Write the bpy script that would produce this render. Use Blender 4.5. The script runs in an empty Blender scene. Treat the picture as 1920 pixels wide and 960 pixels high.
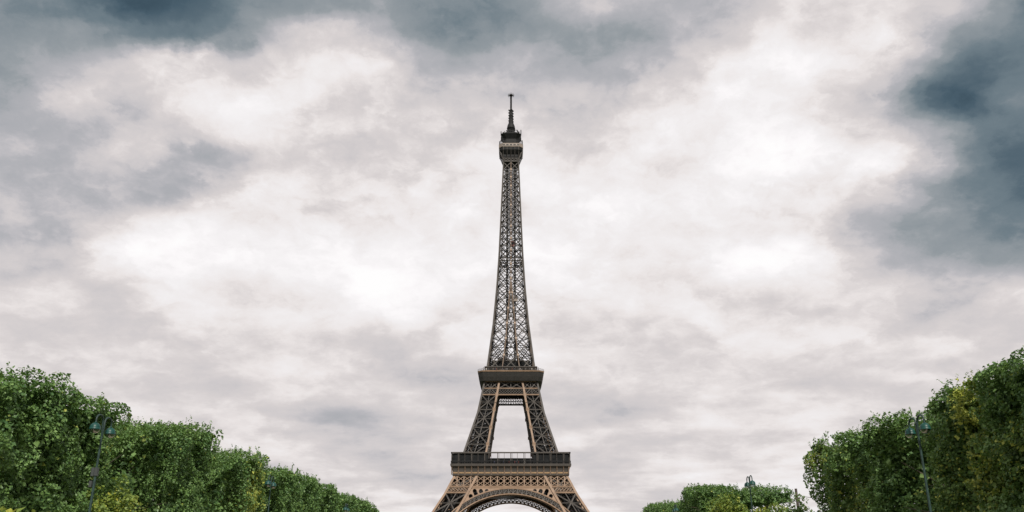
import bpy, math, random
import numpy as np
from mathutils import Vector, Matrix
from mathutils.geometry import tessellate_polygon

random.seed(7)
rng = np.random.default_rng(7)
R = math.radians
scene = bpy.context.scene
COL = scene.collection

# ------------------------------------------------------------------ camera
cam_d = bpy.data.cameras.new('camera')
cam = bpy.data.objects.new('camera', cam_d)
COL.objects.link(cam)
cam.location = (0, 0, 1.7)
cam.rotation_euler = (R(90 + 20.0), 0, 0)
cam_d.sensor_width = 36
cam_d.lens = 30.0
cam_d.clip_start = 0.2
cam_d.clip_end = 6000
scene.camera = cam

# ------------------------------------------------------------------ exposure
scene.view_settings.view_transform = 'Standard'
scene.view_settings.look = 'None'
scene.view_settings.exposure = 0.0
scene.view_settings.gamma = 1.0
scene.view_settings.use_curve_mapping = False

# ------------------------------------------------------------------ sun (veiled by cloud)
SUN_EL, SUN_AZ = 42.0, 166.0          # azimuth clockwise from +Y (the tower's direction): behind the viewer
sd = bpy.data.lights.new('sun', 'SUN')
sd.energy = 5.0
sd.angle = R(6)
sd.color = (1.0, 0.93, 0.83)
sun = bpy.data.objects.new('sun', sd)
COL.objects.link(sun)
sv = Vector((math.sin(R(SUN_AZ)) * math.cos(R(SUN_EL)), math.cos(R(SUN_AZ)) * math.cos(R(SUN_EL)), math.sin(R(SUN_EL))))
sun.rotation_euler = sv.to_track_quat('Z', 'Y').to_euler()

# ------------------------------------------------------------------ world: sky behind a cover of cloud
def lin(c):
    return tuple((v / 255 / 12.92) if v / 255 <= .04045 else ((v / 255 + .055) / 1.055) ** 2.4 for v in c)

class NT:
    """small helper for node trees"""
    def __init__(s, tree):
        s.t = tree
        tree.nodes.clear()
    def n(s, typ, ins=None, **kw):
        nd = s.t.nodes.new(typ)
        for k, v in kw.items():
            setattr(nd, k, v)
        for k, v in (ins or {}).items():
            s.set(nd.inputs[k], v)
        return nd
    def set(s, sock, v):
        if isinstance(v, bpy.types.NodeSocket):
            s.t.links.new(v, sock)
        else:
            sock.default_value = v
    def m(s, op, a, b=None, c=None, clamp=False):
        nd = s.n('ShaderNodeMath', operation=op, use_clamp=clamp)
        for i, v in enumerate((a, b, c)):
            if v is not None:
                s.set(nd.inputs[i], v)
        return nd.outputs[0]
    def vm(s, op, a, b=None, scale=None):
        nd = s.n('ShaderNodeVectorMath', operation=op)
        s.set(nd.inputs[0], a)
        if b is not None:
            s.set(nd.inputs[1], b)
        if scale is not None:
            s.set(nd.inputs[3], scale)
        return nd.outputs[0]
    def ramp(s, fac, stops, mode='LINEAR'):
        nd = s.n('ShaderNodeValToRGB')
        cr = nd.color_ramp
        cr.interpolation = mode
        while len(cr.elements) > 1:
            cr.elements.remove(cr.elements[-1])
        for i, (p, c) in enumerate(stops):
            e = cr.elements[0] if i == 0 else cr.elements.new(p)
            e.position = p
            e.color = c if len(c) == 4 else (*c, 1)
        s.set(nd.inputs[0], fac)
        return nd.outputs[0]
    def noise(s, vec, scale, detail=4, rough=.5, dist=0, col=False):
        nd = s.n('ShaderNodeTexNoise', {'Scale': scale, 'Detail': detail, 'Roughness': rough, 'Distortion': dist})
        if vec is not None:
            s.set(nd.inputs['Vector'], vec)
        return nd.outputs[1 if col else 0]
    def mix(s, f, a, b):
        nd = s.n('ShaderNodeMix', data_type='RGBA')
        s.set(nd.inputs[0], f); s.set(nd.inputs[6], a); s.set(nd.inputs[7], b)
        return nd.outputs[2]

# thickness of the cloud deck over the northern sky: brightness by tan(bearing) across and
# slope (height over distance) upwards. Each row: slope, tan(bearing) at its two ends, values west to east
CLOUD_ROWS = [
    # py, values at 17 even steps
    (0,   [150, 118, 80, 86, 136, 152, 158, 136, 150, 196, 190, 186, 210, 214, 212, 180, 108]),
    (60,  [145, 160, 130, 100, 160, 212, 168, 132, 146, 166, 166, 198, 226, 212, 222, 150, 128]),
    (120, [150, 176, 200, 214, 203, 222, 208, 168, 184, 172, 186, 222, 238, 222, 194, 116, 124]),
    (180, [170, 198, 202, 222, 234, 210, 208, 198, 200, 192, 206, 244, 240, 222, 182, 82, 128]),
    (240, [176, 186, 195, 214, 230, 224, 222, 218, 218, 208, 222, 246, 246, 224, 200, 148, 112]),
    (300, [188, 192, 198, 170, 216, 214, 226, 232, 226, 216, 240, 238, 248, 232, 216, 140, 88]),
    (360, [192, 184, 200, 192, 234, 226, 222, 236, 232, 234, 236, 232, 230, 216, 184, 132, 104]),
    (420, [188, 182, 208, 230, 232, 238, 234, 232, 236, 236, 234, 232, 226, 204, 168, 144, 120]),
    (480, [202, 202, 230, 236, 226, 229, 240, 236, 236, 244, 230, 243, 246, 226, 182, 162, 172]),
    (560, [207, 215, 210, 226, 222, 228, 239, 236, 236, 232, 228, 214, 217, 216, 212, 206, 217]),
    (640, [205, 202, 201, 206, 218, 222, 222, 210, 216, 212, 210, 222, 226, 218, 212, 210, 212]),
    (720, [215, 218, 205, 210, 216, 212, 204, 194, 210, 205, 212, 216, 212, 200, 208, 210, 212]),
    (800, [214, 214, 212, 214, 216, 196, 194, 206, 210, 212, 202, 208, 213, 215, 214, 212, 212]),
    (880, [214, 214, 214, 214, 214, 212, 205, 206, 212, 215, 210, 218, 222, 222, 220, 218, 216]),
    (960, [216, 216, 216, 216, 218, 220, 220, 226, 224, 222, 220, 222, 224, 224, 222, 220, 218]),
]

def build_world():
    w = bpy.data.worlds.new('World')
    scene.world = w
    w.use_nodes = True
    T = NT(w.node_tree)
    d = T.n('ShaderNodeTexCoord').outputs['Generated']
    d = T.vm('NORMALIZE', d)
    sp = T.n('ShaderNodeSeparateXYZ', {0: d})
    x, y, z = sp.outputs
    # position on a flat cloud deck overhead: clouds crowd together towards the horizon
    zz = T.m('ADD', T.m('MAXIMUM', z, 0.0), 0.38)
    deck = T.n('ShaderNodeCombineXYZ', {0: T.m('DIVIDE', x, zz), 1: T.m('DIVIDE', y, zz), 2: 0.0}).outputs[0]
    # bearing and slope, pushed about by turbulence so cloud edges are ragged
    ys = T.m('MAXIMUM', y, 0.15)
    u = T.m('DIVIDE', x, ys)
    v = T.m('DIVIDE', z, ys)
    def warp(scale, detail, amt):
        c = T.noise(deck, scale, detail, .6, col=True)
        c = T.vm('SUBTRACT', c, (.5, .5, .5))
        return T.vm('SCALE', c, scale=amt)
    wv = T.vm('ADD', warp(5, 8, .10), warp(15, 8, .085))
    ws = T.n('ShaderNodeSeparateXYZ', {0: wv})
    u = T.m('ADD', u, ws.outputs[0])
    v = T.m('ADD', v, T.m('MULTIPLY', ws.outputs[1], T.m('ADD', T.m('MULTIPLY', v, .9), .12)))
    f, c20, s20 = 1600.0, math.cos(R(20)), math.sin(R(20))
    UM = .85
    un = T.m('MULTIPLY_ADD', u, 1 / (2 * UM), .5, clamp=True)
    rows = []
    for py, vals in CLOUD_ROWS:
        vv = (480 - py) / f
        slope = (s20 + vv * c20) / (c20 - vv * s20)
        k = 1 / f / (c20 - vv * s20)
        stops = [(min(1, max(0, ((120 * i - 960) * k) / (2 * UM) + .5)), (L / 255,) * 3) for i, L in enumerate(vals)]
        rows.append((slope, stops))
    rows.sort(key=lambda r: r[0])
    cur, ps = None, None
    for slope, stops in rows:
        g = T.ramp(un, stops, 'CARDINAL')
        if cur is None:
            cur = g
        else:
            mr = T.n('ShaderNodeMapRange', {'Value': v, 'From Min': ps, 'From Max': slope}, interpolation_type='SMOOTHSTEP')
            cur = T.mix(mr.outputs[0], cur, g)
        ps = slope
    # the rest of the sky (overhead, behind the viewer): the same deck, unplotted
    gen = T.noise(deck, .9, 5, .55)
    gen = T.m('MULTIPLY_ADD', gen, 1.1, .28, clamp=True)
    inside = T.n('ShaderNodeMapRange', {'Value': y, 'From Min': .35, 'From Max': .62}, interpolation_type='SMOOTHSTEP').outputs[0]
    up = T.n('ShaderNodeMapRange', {'Value': v, 'From Min': .80, 'From Max': 1.1, 'To Min': 1, 'To Max': 0}, interpolation_type='SMOOTHSTEP').outputs[0]
    base = T.mix(T.m('MULTIPLY', inside, up), gen, cur)
    # billows and wisps
    b1 = T.m('SUBTRACT', T.noise(deck, 7.0, 10, .58, .15), .5)
    b2 = T.m('SUBTRACT', T.noise(deck, 3.0, 6, .55, .1), .5)
    # billows: rounded lobes with creases between them
    b3 = T.m('ABSOLUTE', T.m('SUBTRACT', T.noise(T.vm('ADD', deck, T.vm('SCALE', wv, scale=1.5)), 8.5, 7, .55), .5))
    b3 = T.m('SUBTRACT', b3, .10)
    amp = T.m('MULTIPLY_ADD', b1, .17, T.m('MULTIPLY', b2, .13))
    amp = T.m('MULTIPLY_ADD', b3, .22, amp)
    # relief of the billows: brighter towards the zenith side, shaded below
    dw = T.vm('ADD', deck, wv)
    def relief(scale, shift, detail):
        a_ = T.noise(dw, scale, detail, .55)
        b_ = T.noise(T.vm('SCALE', dw, scale=1 - shift), scale, detail, .55)
        return T.m('SUBTRACT', b_, a_)
    amp = T.m('MULTIPLY_ADD', relief(3.2, .05, 6), .34, amp)
    amp = T.m('MULTIPLY_ADD', relief(9.0, .02, 6), .15, amp)
    low = T.n('ShaderNodeMapRange', {'Value': v, 'From Min': .12, 'From Max': .5, 'To Min': .45, 'To Max': 1.0}, interpolation_type='SMOOTHSTEP').outputs[0]
    amp = T.m('MULTIPLY', amp, low)
    # flat-based bands towards the horizon
    z2 = T.m('ADD', T.m('MAXIMUM', z, 0.0), .10)
    deck2 = T.n('ShaderNodeCombineXYZ', {0: T.m('DIVIDE', x, z2), 1: T.m('DIVIDE', y, z2), 2: 3.0}).outputs[0]
    band = T.m('SUBTRACT', T.noise(deck2, 1.6, 6, .55, .1), .5)
    amp = T.m('MULTIPLY_ADD', band, T.m('MULTIPLY_ADD', low, -.42, .52), amp)
    lum = T.m('ADD', base, amp, clamp=True)
    # cloud layers: flats with firmer edges between them
    lum = T.m('MULTIPLY_ADD', T.m('SINE', T.m('MULTIPLY', lum, 2 * math.pi / .105)), .007, lum, clamp=True)
    S = [(50, (46, 66, 79)), (85, (74, 94, 107)), (120, (110, 125, 134)), (158, (153, 159, 164)), (174, (174, 175, 180)), (188, (191, 189, 193)),
         (205, (215, 209, 209)), (220, (233, 227, 226)), (232, (243, 240, 241)), (246, (252, 249, 250)), (255, (255, 254, 254))]
    colr = T.ramp(lum, [(a / 255, lin(c)) for a, c in S])
    sky = T.n('ShaderNodeTexSky', sky_type='NISHITA', sun_disc=False, sun_elevation=R(SUN_EL), sun_rotation=R(SUN_AZ), air_density=1.0, dust_density=1.5)
    bg_sky = T.n('ShaderNodeBackground', {'Color': sky.outputs[0], 'Strength': .08})
    bg_cl = T.n('ShaderNodeBackground', {'Color': colr, 'Strength': 1.0})
    cover = T.ramp(lum, [(.15, (.97,) * 3), (.6, (1,) * 3)])
    ms = T.n('ShaderNodeMixShader', {0: cover, 1: bg_sky.outputs[0], 2: bg_cl.outputs[0]})
    T.n('ShaderNodeOutputWorld', {0: ms.outputs[0]})
build_world()

# ------------------------------------------------------------------ helpers
def tag(o, label=None, cat=None, group=None, kind=None):
    if label: o['label'] = label
    if cat: o['category'] = cat
    if group: o['group'] = group
    if kind: o['kind'] = kind
    return o

def empty(name, loc, label, cat, group=None, rz=0):
    o = bpy.data.objects.new(name, None)
    o.location = loc
    o.rotation_euler = (0, 0, rz)
    o.empty_display_size = .5
    COL.objects.link(o)
    return tag(o, label, cat, group)

def vec(a): return np.asarray(a, float)
def unit(a):
    a = vec(a); return a / max(1e-9, np.linalg.norm(a))

class MB:
    """collects shapes into one mesh"""
    def __init__(s):
        s.v, s.f, s.n, s.smooth = [], [], 0, []
    def add(s, verts, faces, smooth=False):
        b = s.n
        s.v.extend([tuple(map(float, p)) for p in verts]); s.n += len(verts)
        s.f.extend([tuple(i + b for i in q) for q in faces])
        s.smooth.extend([smooth] * len(faces))
    def box(s, x0, x1, y0, y1, z0, z1):
        s.add([(x, y, z) for z in (z0, z1) for y in (y0, y1) for x in (x0, x1)],
              [(0, 2, 3, 1), (4, 5, 7, 6), (0, 1, 5, 4), (2, 6, 7, 3), (0, 4, 6, 2), (1, 3, 7, 5)])
    def beam(s, p, q, w, d, n=(0, 0, 1), jit=.04):
        """a straight bar from p to q: w across, d along n"""
        p, q = vec(p), vec(q)
        a = unit(q - p); n = vec(n)
        n = n - a * a.dot(n)
        if np.linalg.norm(n) < 1e-4:
            n = vec((0, 1, 0)) - a * a[1]
            if np.linalg.norm(n) < 1e-4: n = vec((1, 0, 0))
        n = unit(n); t = np.cross(a, n)
        o = n * random.uniform(-jit, jit)
        vs = [e + o + t * sx * w / 2 + n * sy * d / 2 for e in (p, q) for sx, sy in ((-1, -1), (1, -1), (1, 1), (-1, 1))]
        s.add(vs, [(0, 1, 5, 4), (1, 2, 6, 5), (2, 3, 7, 6), (3, 0, 4, 7), (0, 3, 2, 1), (4, 5, 6, 7)])
    def sweep(s, pts, sizes, ax=(1, 0, 0), ay=(0, 1, 0)):
        """square tube along pts with fixed axes"""
        ax, ay = vec(ax), vec(ay)
        vs, fs = [], []
        for p, z in zip(pts, sizes):
            p = vec(p)
            vs += [p + ax * a * z / 2 + ay * b * z / 2 for a, b in ((-1, -1), (1, -1), (1, 1), (-1, 1))]
        for i in range(len(pts) - 1):
            for k in range(4):
                fs.append((i * 4 + k, i * 4 + (k + 1) % 4, i * 4 + 4 + (k + 1) % 4, i * 4 + 4 + k))
        e = (len(pts) - 1) * 4
        fs += [(3, 2, 1, 0), (e, e + 1, e + 2, e + 3)]
        s.add(vs, fs)
    def tube(s, pts, radii, seg=8, smooth=True):
        vs, fs = [], []
        P = [vec(p) for p in pts]
        ref = vec((.31, .87, .38))
        for i, (p, r) in enumerate(zip(P, radii)):
            a = unit(P[min(i + 1, len(P) - 1)] - P[max(i - 1, 0)])
            t = unit(np.cross(a, ref)); b = np.cross(a, t)
            vs += [p + r * (math.cos(2 * math.pi * k / seg) * t + math.sin(2 * math.pi * k / seg) * b) for k in range(seg)]
        for i in range(len(P) - 1):
            for k in range(seg):
                fs.append((i * seg + k, i * seg + (k + 1) % seg, (i + 1) * seg + (k + 1) % seg, (i + 1) * seg + k))
        s.add(vs, fs, smooth)
        e = (len(P) - 1) * seg
        s.add(vs[:seg], [tuple(range(seg - 1, -1, -1))]); s.add(vs[e:], [tuple(range(seg))])
    def lathe(s, prof, c=(0, 0, 0), seg=20, smooth=True):
        vs, fs = [], []
        for r, z in prof:
            vs += [(c[0] + r * math.cos(2 * math.pi * k / seg), c[1] + r * math.sin(2 * math.pi * k / seg), c[2] + z) for k in range(seg)]
        for i in range(len(prof) - 1):
            for k in range(seg):
                fs.append((i * seg + k, i * seg + (k + 1) % seg, (i + 1) * seg + (k + 1) % seg, (i + 1) * seg + k))
        s.add(vs, fs, smooth)
    def rings(s, loops, cap=True):
        """joins stacked closed outlines"""
        n = len(loops[0]); vs = [p for l in loops for p in l]; fs = []
        for i in range(len(loops) - 1):
            for k in range(n):
                fs.append((i * n + k, i * n + (k + 1) % n, (i + 1) * n + (k + 1) % n, (i + 1) * n + k))
        if cap:
            e = (len(loops) - 1) * n
            fs += [tuple(range(n - 1, -1, -1)), tuple(range(e, e + n))]
        s.add(vs, fs)
    def build(s, name, mat, parent=None):
        me = bpy.data.meshes.new(name)
        me.from_pydata(s.v, [], s.f)
        if any(s.smooth):
            me.polygons.foreach_set('use_smooth', s.smooth)
        me.materials.append(mat)
        me.update()
        o = bpy.data.objects.new(name, me)
        COL.objects.link(o)
        if parent: o.parent = parent
        return o

# ------------------------------------------------------------------ materials
def principled(name, col, rough=.6, metal=0.0, vary=.25, scale=1.5, spec=.5, hue2=None, bump=0.0):
    m = bpy.data.materials.new(name); m.use_nodes = True
    T = NT(m.node_tree)
    co = T.n('ShaderNodeTexCoord').outputs['Object']
    nz = T.noise(co, scale, 6, .6)
    f = T.n('ShaderNodeMapRange', {'Value': nz, 'From Min': .3, 'From Max': .7}).outputs[0]
    a = tuple(v * (1 - vary) for v in col); b = tuple(min(1, v * (1 + vary)) for v in (hue2 or col))
    colr = T.mix(f, (*a, 1), (*b, 1))
    p = T.n('ShaderNodeBsdfPrincipled', {'Base Color': colr, 'Roughness': rough, 'Metallic': metal, 'Specular IOR Level': spec})
    if bump:
        bp = T.n('ShaderNodeBump', {'Height': T.noise(co, scale * 8, 4), 'Strength': bump})
        T.set(p.inputs['Normal'], bp.outputs[0])
    T.n('ShaderNodeOutputMaterial', {0: p.outputs[0]})
    return m

M = {}
M['paint'] = principled('brown_iron_paint', (.185, .124, .083), .55, 0, .22, .35, .3)
M['brace'] = principled('shaded_iron_paint', (.047, .042, .038), .6, 0, .25, .4, .3)  # the brown iron darkened: shade of the fine lacing put into the colour
M['node'] = principled('pale_brown_paint', (.30, .225, .175), .55, 0, .15, .5, .3)
M['corner'] = principled('shaded_brown_iron_paint', (.046, .041, .037), .6, 0, .22, .35, .3)  # same brown iron; the outer girders' shade is put into this darker colour
M['dark'] = principled('dark_iron', (.012, .0125, .0135), .65, 0, .3, .6, .2)  # inside the lattice this near-black also paints in the shade
M['frieze'] = principled('name_frieze_paint', (.22, .145, .08), .5, 0, .3, .9, .3)
M['console'] = principled('console_paint', (.105, .074, .054), .6, 0, .2, .5, .3)
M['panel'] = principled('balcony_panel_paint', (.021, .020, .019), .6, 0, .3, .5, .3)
M['red'] = principled('red_lift_paint', (.14, .028, .022), .4, 0, .15, 1)
M['stone'] = principled('pale_masonry', (.36, .32, .26), .85, 0, .2, .3, bump=.3)
M['cream'] = principled('cream_paint', (.20, .165, .14), .5, 0, .15, .8)
M['lamp_green'] = principled('green_lamp_enamel', (.005, .046, .038), .42, 0, .2, 6, .3)
M['lamp_pole'] = principled('green_grey_pole_paint', (.016, .036, .031), .5, 0, .35, 5, .3)
M['bark'] = principled('plane_bark', (.060, .050, .036), .85, 0, .35, 3, bump=.5)
M['wood'] = principled('tarred_wood', (.055, .042, .034), .8, 0, .3, 4)
M['cable'] = principled('black_cable', (.02, .02, .02), .6, 0, .1, 4)
M['grey_box'] = principled('grey_box_paint', (.030, .036, .035), .5, 0, .3, 6)
M['gravel'] = principled('pale_gravel', (.34, .29, .22), .95, 0, .2, 2.0, bump=.4)
M['cloth'] = principled('visitor_clothes', (.10, .10, .13), .8, 0, .5, 3)
M['skin'] = principled('visitor_skin', (.45, .28, .2), .6, 0, .1, 3)

def glass_mat(name, col, alpha_rough=.08):
    m = bpy.data.materials.new(name); m.use_nodes = True
    T = NT(m.node_tree)
    tr = T.n('ShaderNodeBsdfTransparent', {0: (*col, 1)})
    gl = T.n('ShaderNodeBsdfGlossy', {0: (1, 1, 1, 1), 1: alpha_rough})
    fr = T.n('ShaderNodeLayerWeight', {0: .35})
    f = T.m('MULTIPLY_ADD', fr.outputs[1], .65, .10, clamp=True)
    ms = T.n('ShaderNodeMixShader', {0: f, 1: tr.outputs[0], 2: gl.outputs[0]})
    T.n('ShaderNodeOutputMaterial', {0: ms.outputs[0]})
    return m
M['bowl'] = glass_mat('clear_lamp_bowl', (.55, .62, .60))
M['pane'] = principled('dark_window_glass', (.010, .011, .012), .6, 0, .5, .5, .08)

def leaf_mat(name, col, col2, yellow=(.34, .27, .03)):
    m = bpy.data.materials.new(name); m.use_nodes = True
    T = NT(m.node_tree)
    rnd = T.n('ShaderNodeNewGeometry').outputs['Random Per Island']
    at = T.n('ShaderNodeAttribute', attribute_name='yellowing').outputs['Fac']
    co = T.n('ShaderNodeTexCoord').outputs['Object']
    patch = T.noise(co, .45, 3)
    f = T.m('MULTIPLY_ADD', rnd, .65, T.m('MULTIPLY_ADD', patch, 1.2, -.42), clamp=True)
    c = T.mix(f, (*col, 1), (*col2, 1))
    c = T.mix(at, c, (*yellow, 1))
    p = T.n('ShaderNodeBsdfPrincipled', {'Base Color': c, 'Roughness': .45, 'Specular IOR Level': .35})
    tl = T.n('ShaderNodeBsdfTranslucent', {0: T.mix(.5, c, (.14, .25, .02, 1))})
    ms = T.n('ShaderNodeMixShader', {0: .30, 1: p.outputs[0], 2: tl.outputs[0]})
    T.n('ShaderNodeOutputMaterial', {0: ms.outputs[0]})
    return m
M['leaf'] = leaf_mat('plane_leaves', (.040, .100, .036), (.180, .295, .088), (.46, .48, .09))
M['leaf_light'] = leaf_mat('young_leaves', (.08, .14, .03), (.19, .26, .05), (.36, .36, .05))

def grass_mat():
    m = bpy.data.materials.new('lawn_grass'); m.use_nodes = True
    T = NT(m.node_tree)
    co = T.n('ShaderNodeTexCoord').outputs['Object']
    f = T.noise(co, .08, 8, .65)
    c = T.ramp(f, [(.3, (.035, .06, .018)), (.55, (.06, .09, .026)), (.75, (.10, .10, .04))])
    fine = T.noise(co, 14, 3)
    c = T.mix(T.m('MULTIPLY', fine, .5), c, (.03, .05, .015, 1))
    p = T.n('ShaderNodeBsdfPrincipled', {'Base Color': c, 'Roughness': .9})
    T.n('ShaderNodeOutputMaterial', {0: p.outputs[0]})
    return m
M['grass'] = grass_mat()

# ------------------------------------------------------------------ ground
def sheet(name, rects, z, mat):
    b = MB()
    for x0, x1, y0, y1 in rects:
        b.add([(x0, y0, z), (x1, y0, z), (x1, y1, z), (x0, y1, z)], [(0, 1, 2, 3)])
    o = b.build(name, mat); o['kind'] = 'structure'
    return o
sheet('ground', [(-2500, 2500, -1500, 3500)], 0, M['grass'])
sheet('path', [(-24, -17.5, -150, 430), (17.5, 24, -150, 430), (-17.5, 17.5, -8, -2)], .004, M['gravel'])
sheet('tower_plaza', [(-80, 80, 440, 640)], .008, M['gravel'])

# ------------------------------------------------------------------ the tower
TX, TY = -.7, 540.0
HK = [0, 30.3, 40.3, 51, 64.9, 89.8, 110.6, 121.2, 147.9, 173.7, 196.1, 218.4, 243.7, 265.4, 272]
WK = [62.3, 44.2, 38.3, 33.2, 28.2, 20.6, 16.6, 14.95, 11.75, 9.65, 8.35, 7.45, 6.5, 5.65, 5.45]
VH = [0, 30.3, 50, 64.9, 100.9, 110.6, 121.4, 138, 158.7, 179.4]
VK = [46.5, 29.6, 19.4, 14.0, 8.1, 6.5, 5.0, 3.3, 1.75, 0]
def W(h): return float(np.interp(h, HK, WK))
def V(h): return float(np.interp(h, VH, VK))
def rot(k, p):
    x, y, z = p
    for _ in range(k): x, y = -y, x
    return vec((x, y, z))
def F(k, x, h, inset=0.0):
    """a point on side k of the tower, x along that side (side 0 faces the camera)"""
    return rot(k, (x, -(W(h) - inset), h))
def FN(k): return rot(k, (0, -1, 0))

tower = empty('lattice_tower', (TX, TY, 0), 'tall brown iron lattice tower on four splayed legs joined by arches', 'tower')

def leg(nodes, csz, bsz, bars, clutter):
    """four legs between the node heights: corner girders, cross bracing, lift track"""
    for sx in (-1, 1):
        for sy in (-1, 1):
            g, g2, br, tr = MB(), MB(), MB(), MB()
            hs = sorted(set(list(np.linspace(nodes[0], nodes[-1], 14)) + list(nodes)))
            def corner(i, j, h):
                c = csz / 2
                a = W(h) - c; b = V(h) + c
                return vec((sx * (a if i else b), sy * (a if j else b), h))
            for i in (0, 1):
                for j in (0, 1):
                    (g if i != j or nodes[0] < 50 else g2).sweep([corner(i, j, h) for h in hs], [csz] * len(hs))
            if nodes[0] > 50:
                for h in nodes[1:-1]:
                    v_, w_ = V(h) + .55, W(h) - .12
                    g.beam((sx * v_, sy * w_, h - 1), (sx * v_, sy * w_, h + 1), 1.9, .5, (0, sy, 0), 0)
                    g.beam((sx * w_, sy * v_, h - 1), (sx * w_, sy * v_, h + 1), 1.9, .5, (sx, 0, 0), 0)
            faces = [((1, 1), (0, 1), (0, sy, 0)), ((1, 1), (1, 0), (sx, 0, 0)), ((0, 0), (1, 0), (0, sy, 0)), ((0, 0), (0, 1), (sx, 0, 0))]
            for fi, (A, B, n) in enumerate(faces):
                for h0, h1 in zip(nodes[:-1], nodes[1:]):
                    a0, a1, b0, b1 = corner(*A, h0), corner(*A, h1), corner(*B, h0), corner(*B, h1)
                    br.beam(a0, b1, bsz, .35, n, .12); br.beam(b0, a1, bsz, .35, n, .12)
                    br.beam(a0, b0, bsz * 1.1, .5, n, .1)
                    m0, m1 = (a0 + b0) / 2, (a1 + b1) / 2
                    mid = (m0 + m1) / 2
                    br.beam(m0, m1, bsz * .7, .3, n, .12)
                    br.beam((a0 + a1) / 2, (b0 + b1) / 2, bsz * .6, .3, n, .12)
                    t = unit(b0 - a0) * bsz * 1.2
                    br.beam(mid - t, mid + t, bsz * 2.2, .6, n, .05)
                    if fi >= 2 or clutter:
                        # light secondary lacing
                        q = 5
                        for s_ in range(q):
                            u0, u1 = s_ / q, (s_ + 1) / q
                            pa, pb = a0 + (a1 - a0) * u0, a0 + (a1 - a0) * u1
                            qa, qb = b0 + (b1 - b0) * u0, b0 + (b1 - b0) * u1
                            ins = -vec(n) * (1.6 + .5 * fi) * (1 if fi < 2 else -1)
                            tr.beam(pa + ins, (qb + pb) / 2 + ins, .34, .3, n, .1); tr.beam((pb + qb) / 2 + ins, qa + ins, .34, .3, n, .1); tr.beam(pa + ins, qa + ins, .3, .3, n, .1)
            # inclined lift track with its cross ties, and zigzag stairs
            ctr = lambda h, dx=0, dy=0: vec((sx * ((W(h) + V(h)) / 2 + dx), sy * ((W(h) + V(h)) / 2 + dy), h))
            hh = np.linspace(nodes[0], nodes[-1], int((nodes[-1] - nodes[0]) / 1.6))
            for dx in (-2.2, 2.2):
                for dy in (-1.6, 1.6):
                    tr.sweep([ctr(h, dx, dy) for h in hh], [.7] * len(hh))
            for q in range(len(hh) - 1):
                h = hh[q]
                tr.beam(ctr(h, -2.2, -1.6), ctr(h, 2.2, -1.6), .5, .5)
                tr.beam(ctr(h, -2.2, 1.6), ctr(h, 2.2, 1.6), .28, .3)
                e = 1 if q % 2 else -1
                tr.beam(ctr(h, 3.6 * e, -2.6), ctr(hh[q + 1], -3.6 * e, -2.6), .9, .18)
                tr.beam(ctr(h, -3.2, 2.8 * e), ctr(hh[q + 1], -3.2, -2.8 * e), .7, .18)
            o = g.build('leg', M['paint'], tower)
            if g2.v: g2.build('corner_girder', M['corner'], o)
            br.build('bracing', M['brace'], o)
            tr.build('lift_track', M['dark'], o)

leg([4.5, 17.5, 29.6, 41.2, 51.0], 1.35, .72, 3, False)
leg([57.6, 69.9, 80.3, 91.6, 101.0, 109.4], 1.1, .55, 3, True)

for sx in (-1, 1):
    for sy in (-1, 1):
        for i in (0, 1):
            for j in (0, 1):
                b = MB()
                x = sx * (62.3 - .7 if i else 46.5 + .7); y = sy * (62.3 - .7 if j else 46.5 + .7)
                l0 = [(x + a * 4.2, y + c * 4.2, 0) for a, c in ((-1, -1), (1, -1), (1, 1), (-1, 1))]
                l1 = [(x + a * 2.4 - sx * 1.2, y + c * 2.4 - sy * 1.2, 4.6) for a, c in ((-1, -1), (1, -1), (1, 1), (-1, 1))]
                b.rings([l0, l1])
                b.build('masonry_pier', M['stone'], tower)

# --- girders of the first storey: small lattice on the legs, rows of crosses right across
PITCH = 3.86
def lattice_row(b, k, xa, xb, h0, h1, cell, bar, inset, dep=.18, n=None):
    """crossed bars filling a band; xa/xb are functions of height"""
    n = FN(k)
    hm = (h0 + h1) / 2
    L = xb(hm) - xa(hm)
    cnt = max(1, round(L / cell))
    for i in range(cnt):
        u0, u1 = i / cnt, (i + 1) / cnt
        P = lambda u, h: F(k, xa(h) + (xb(h) - xa(h)) * u, h, inset)
        b.beam(P(u0, h0), P(u1, h1), bar, dep, n, .05); b.beam(P(u1, h0), P(u0, h1), bar, dep, n, .05)

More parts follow.
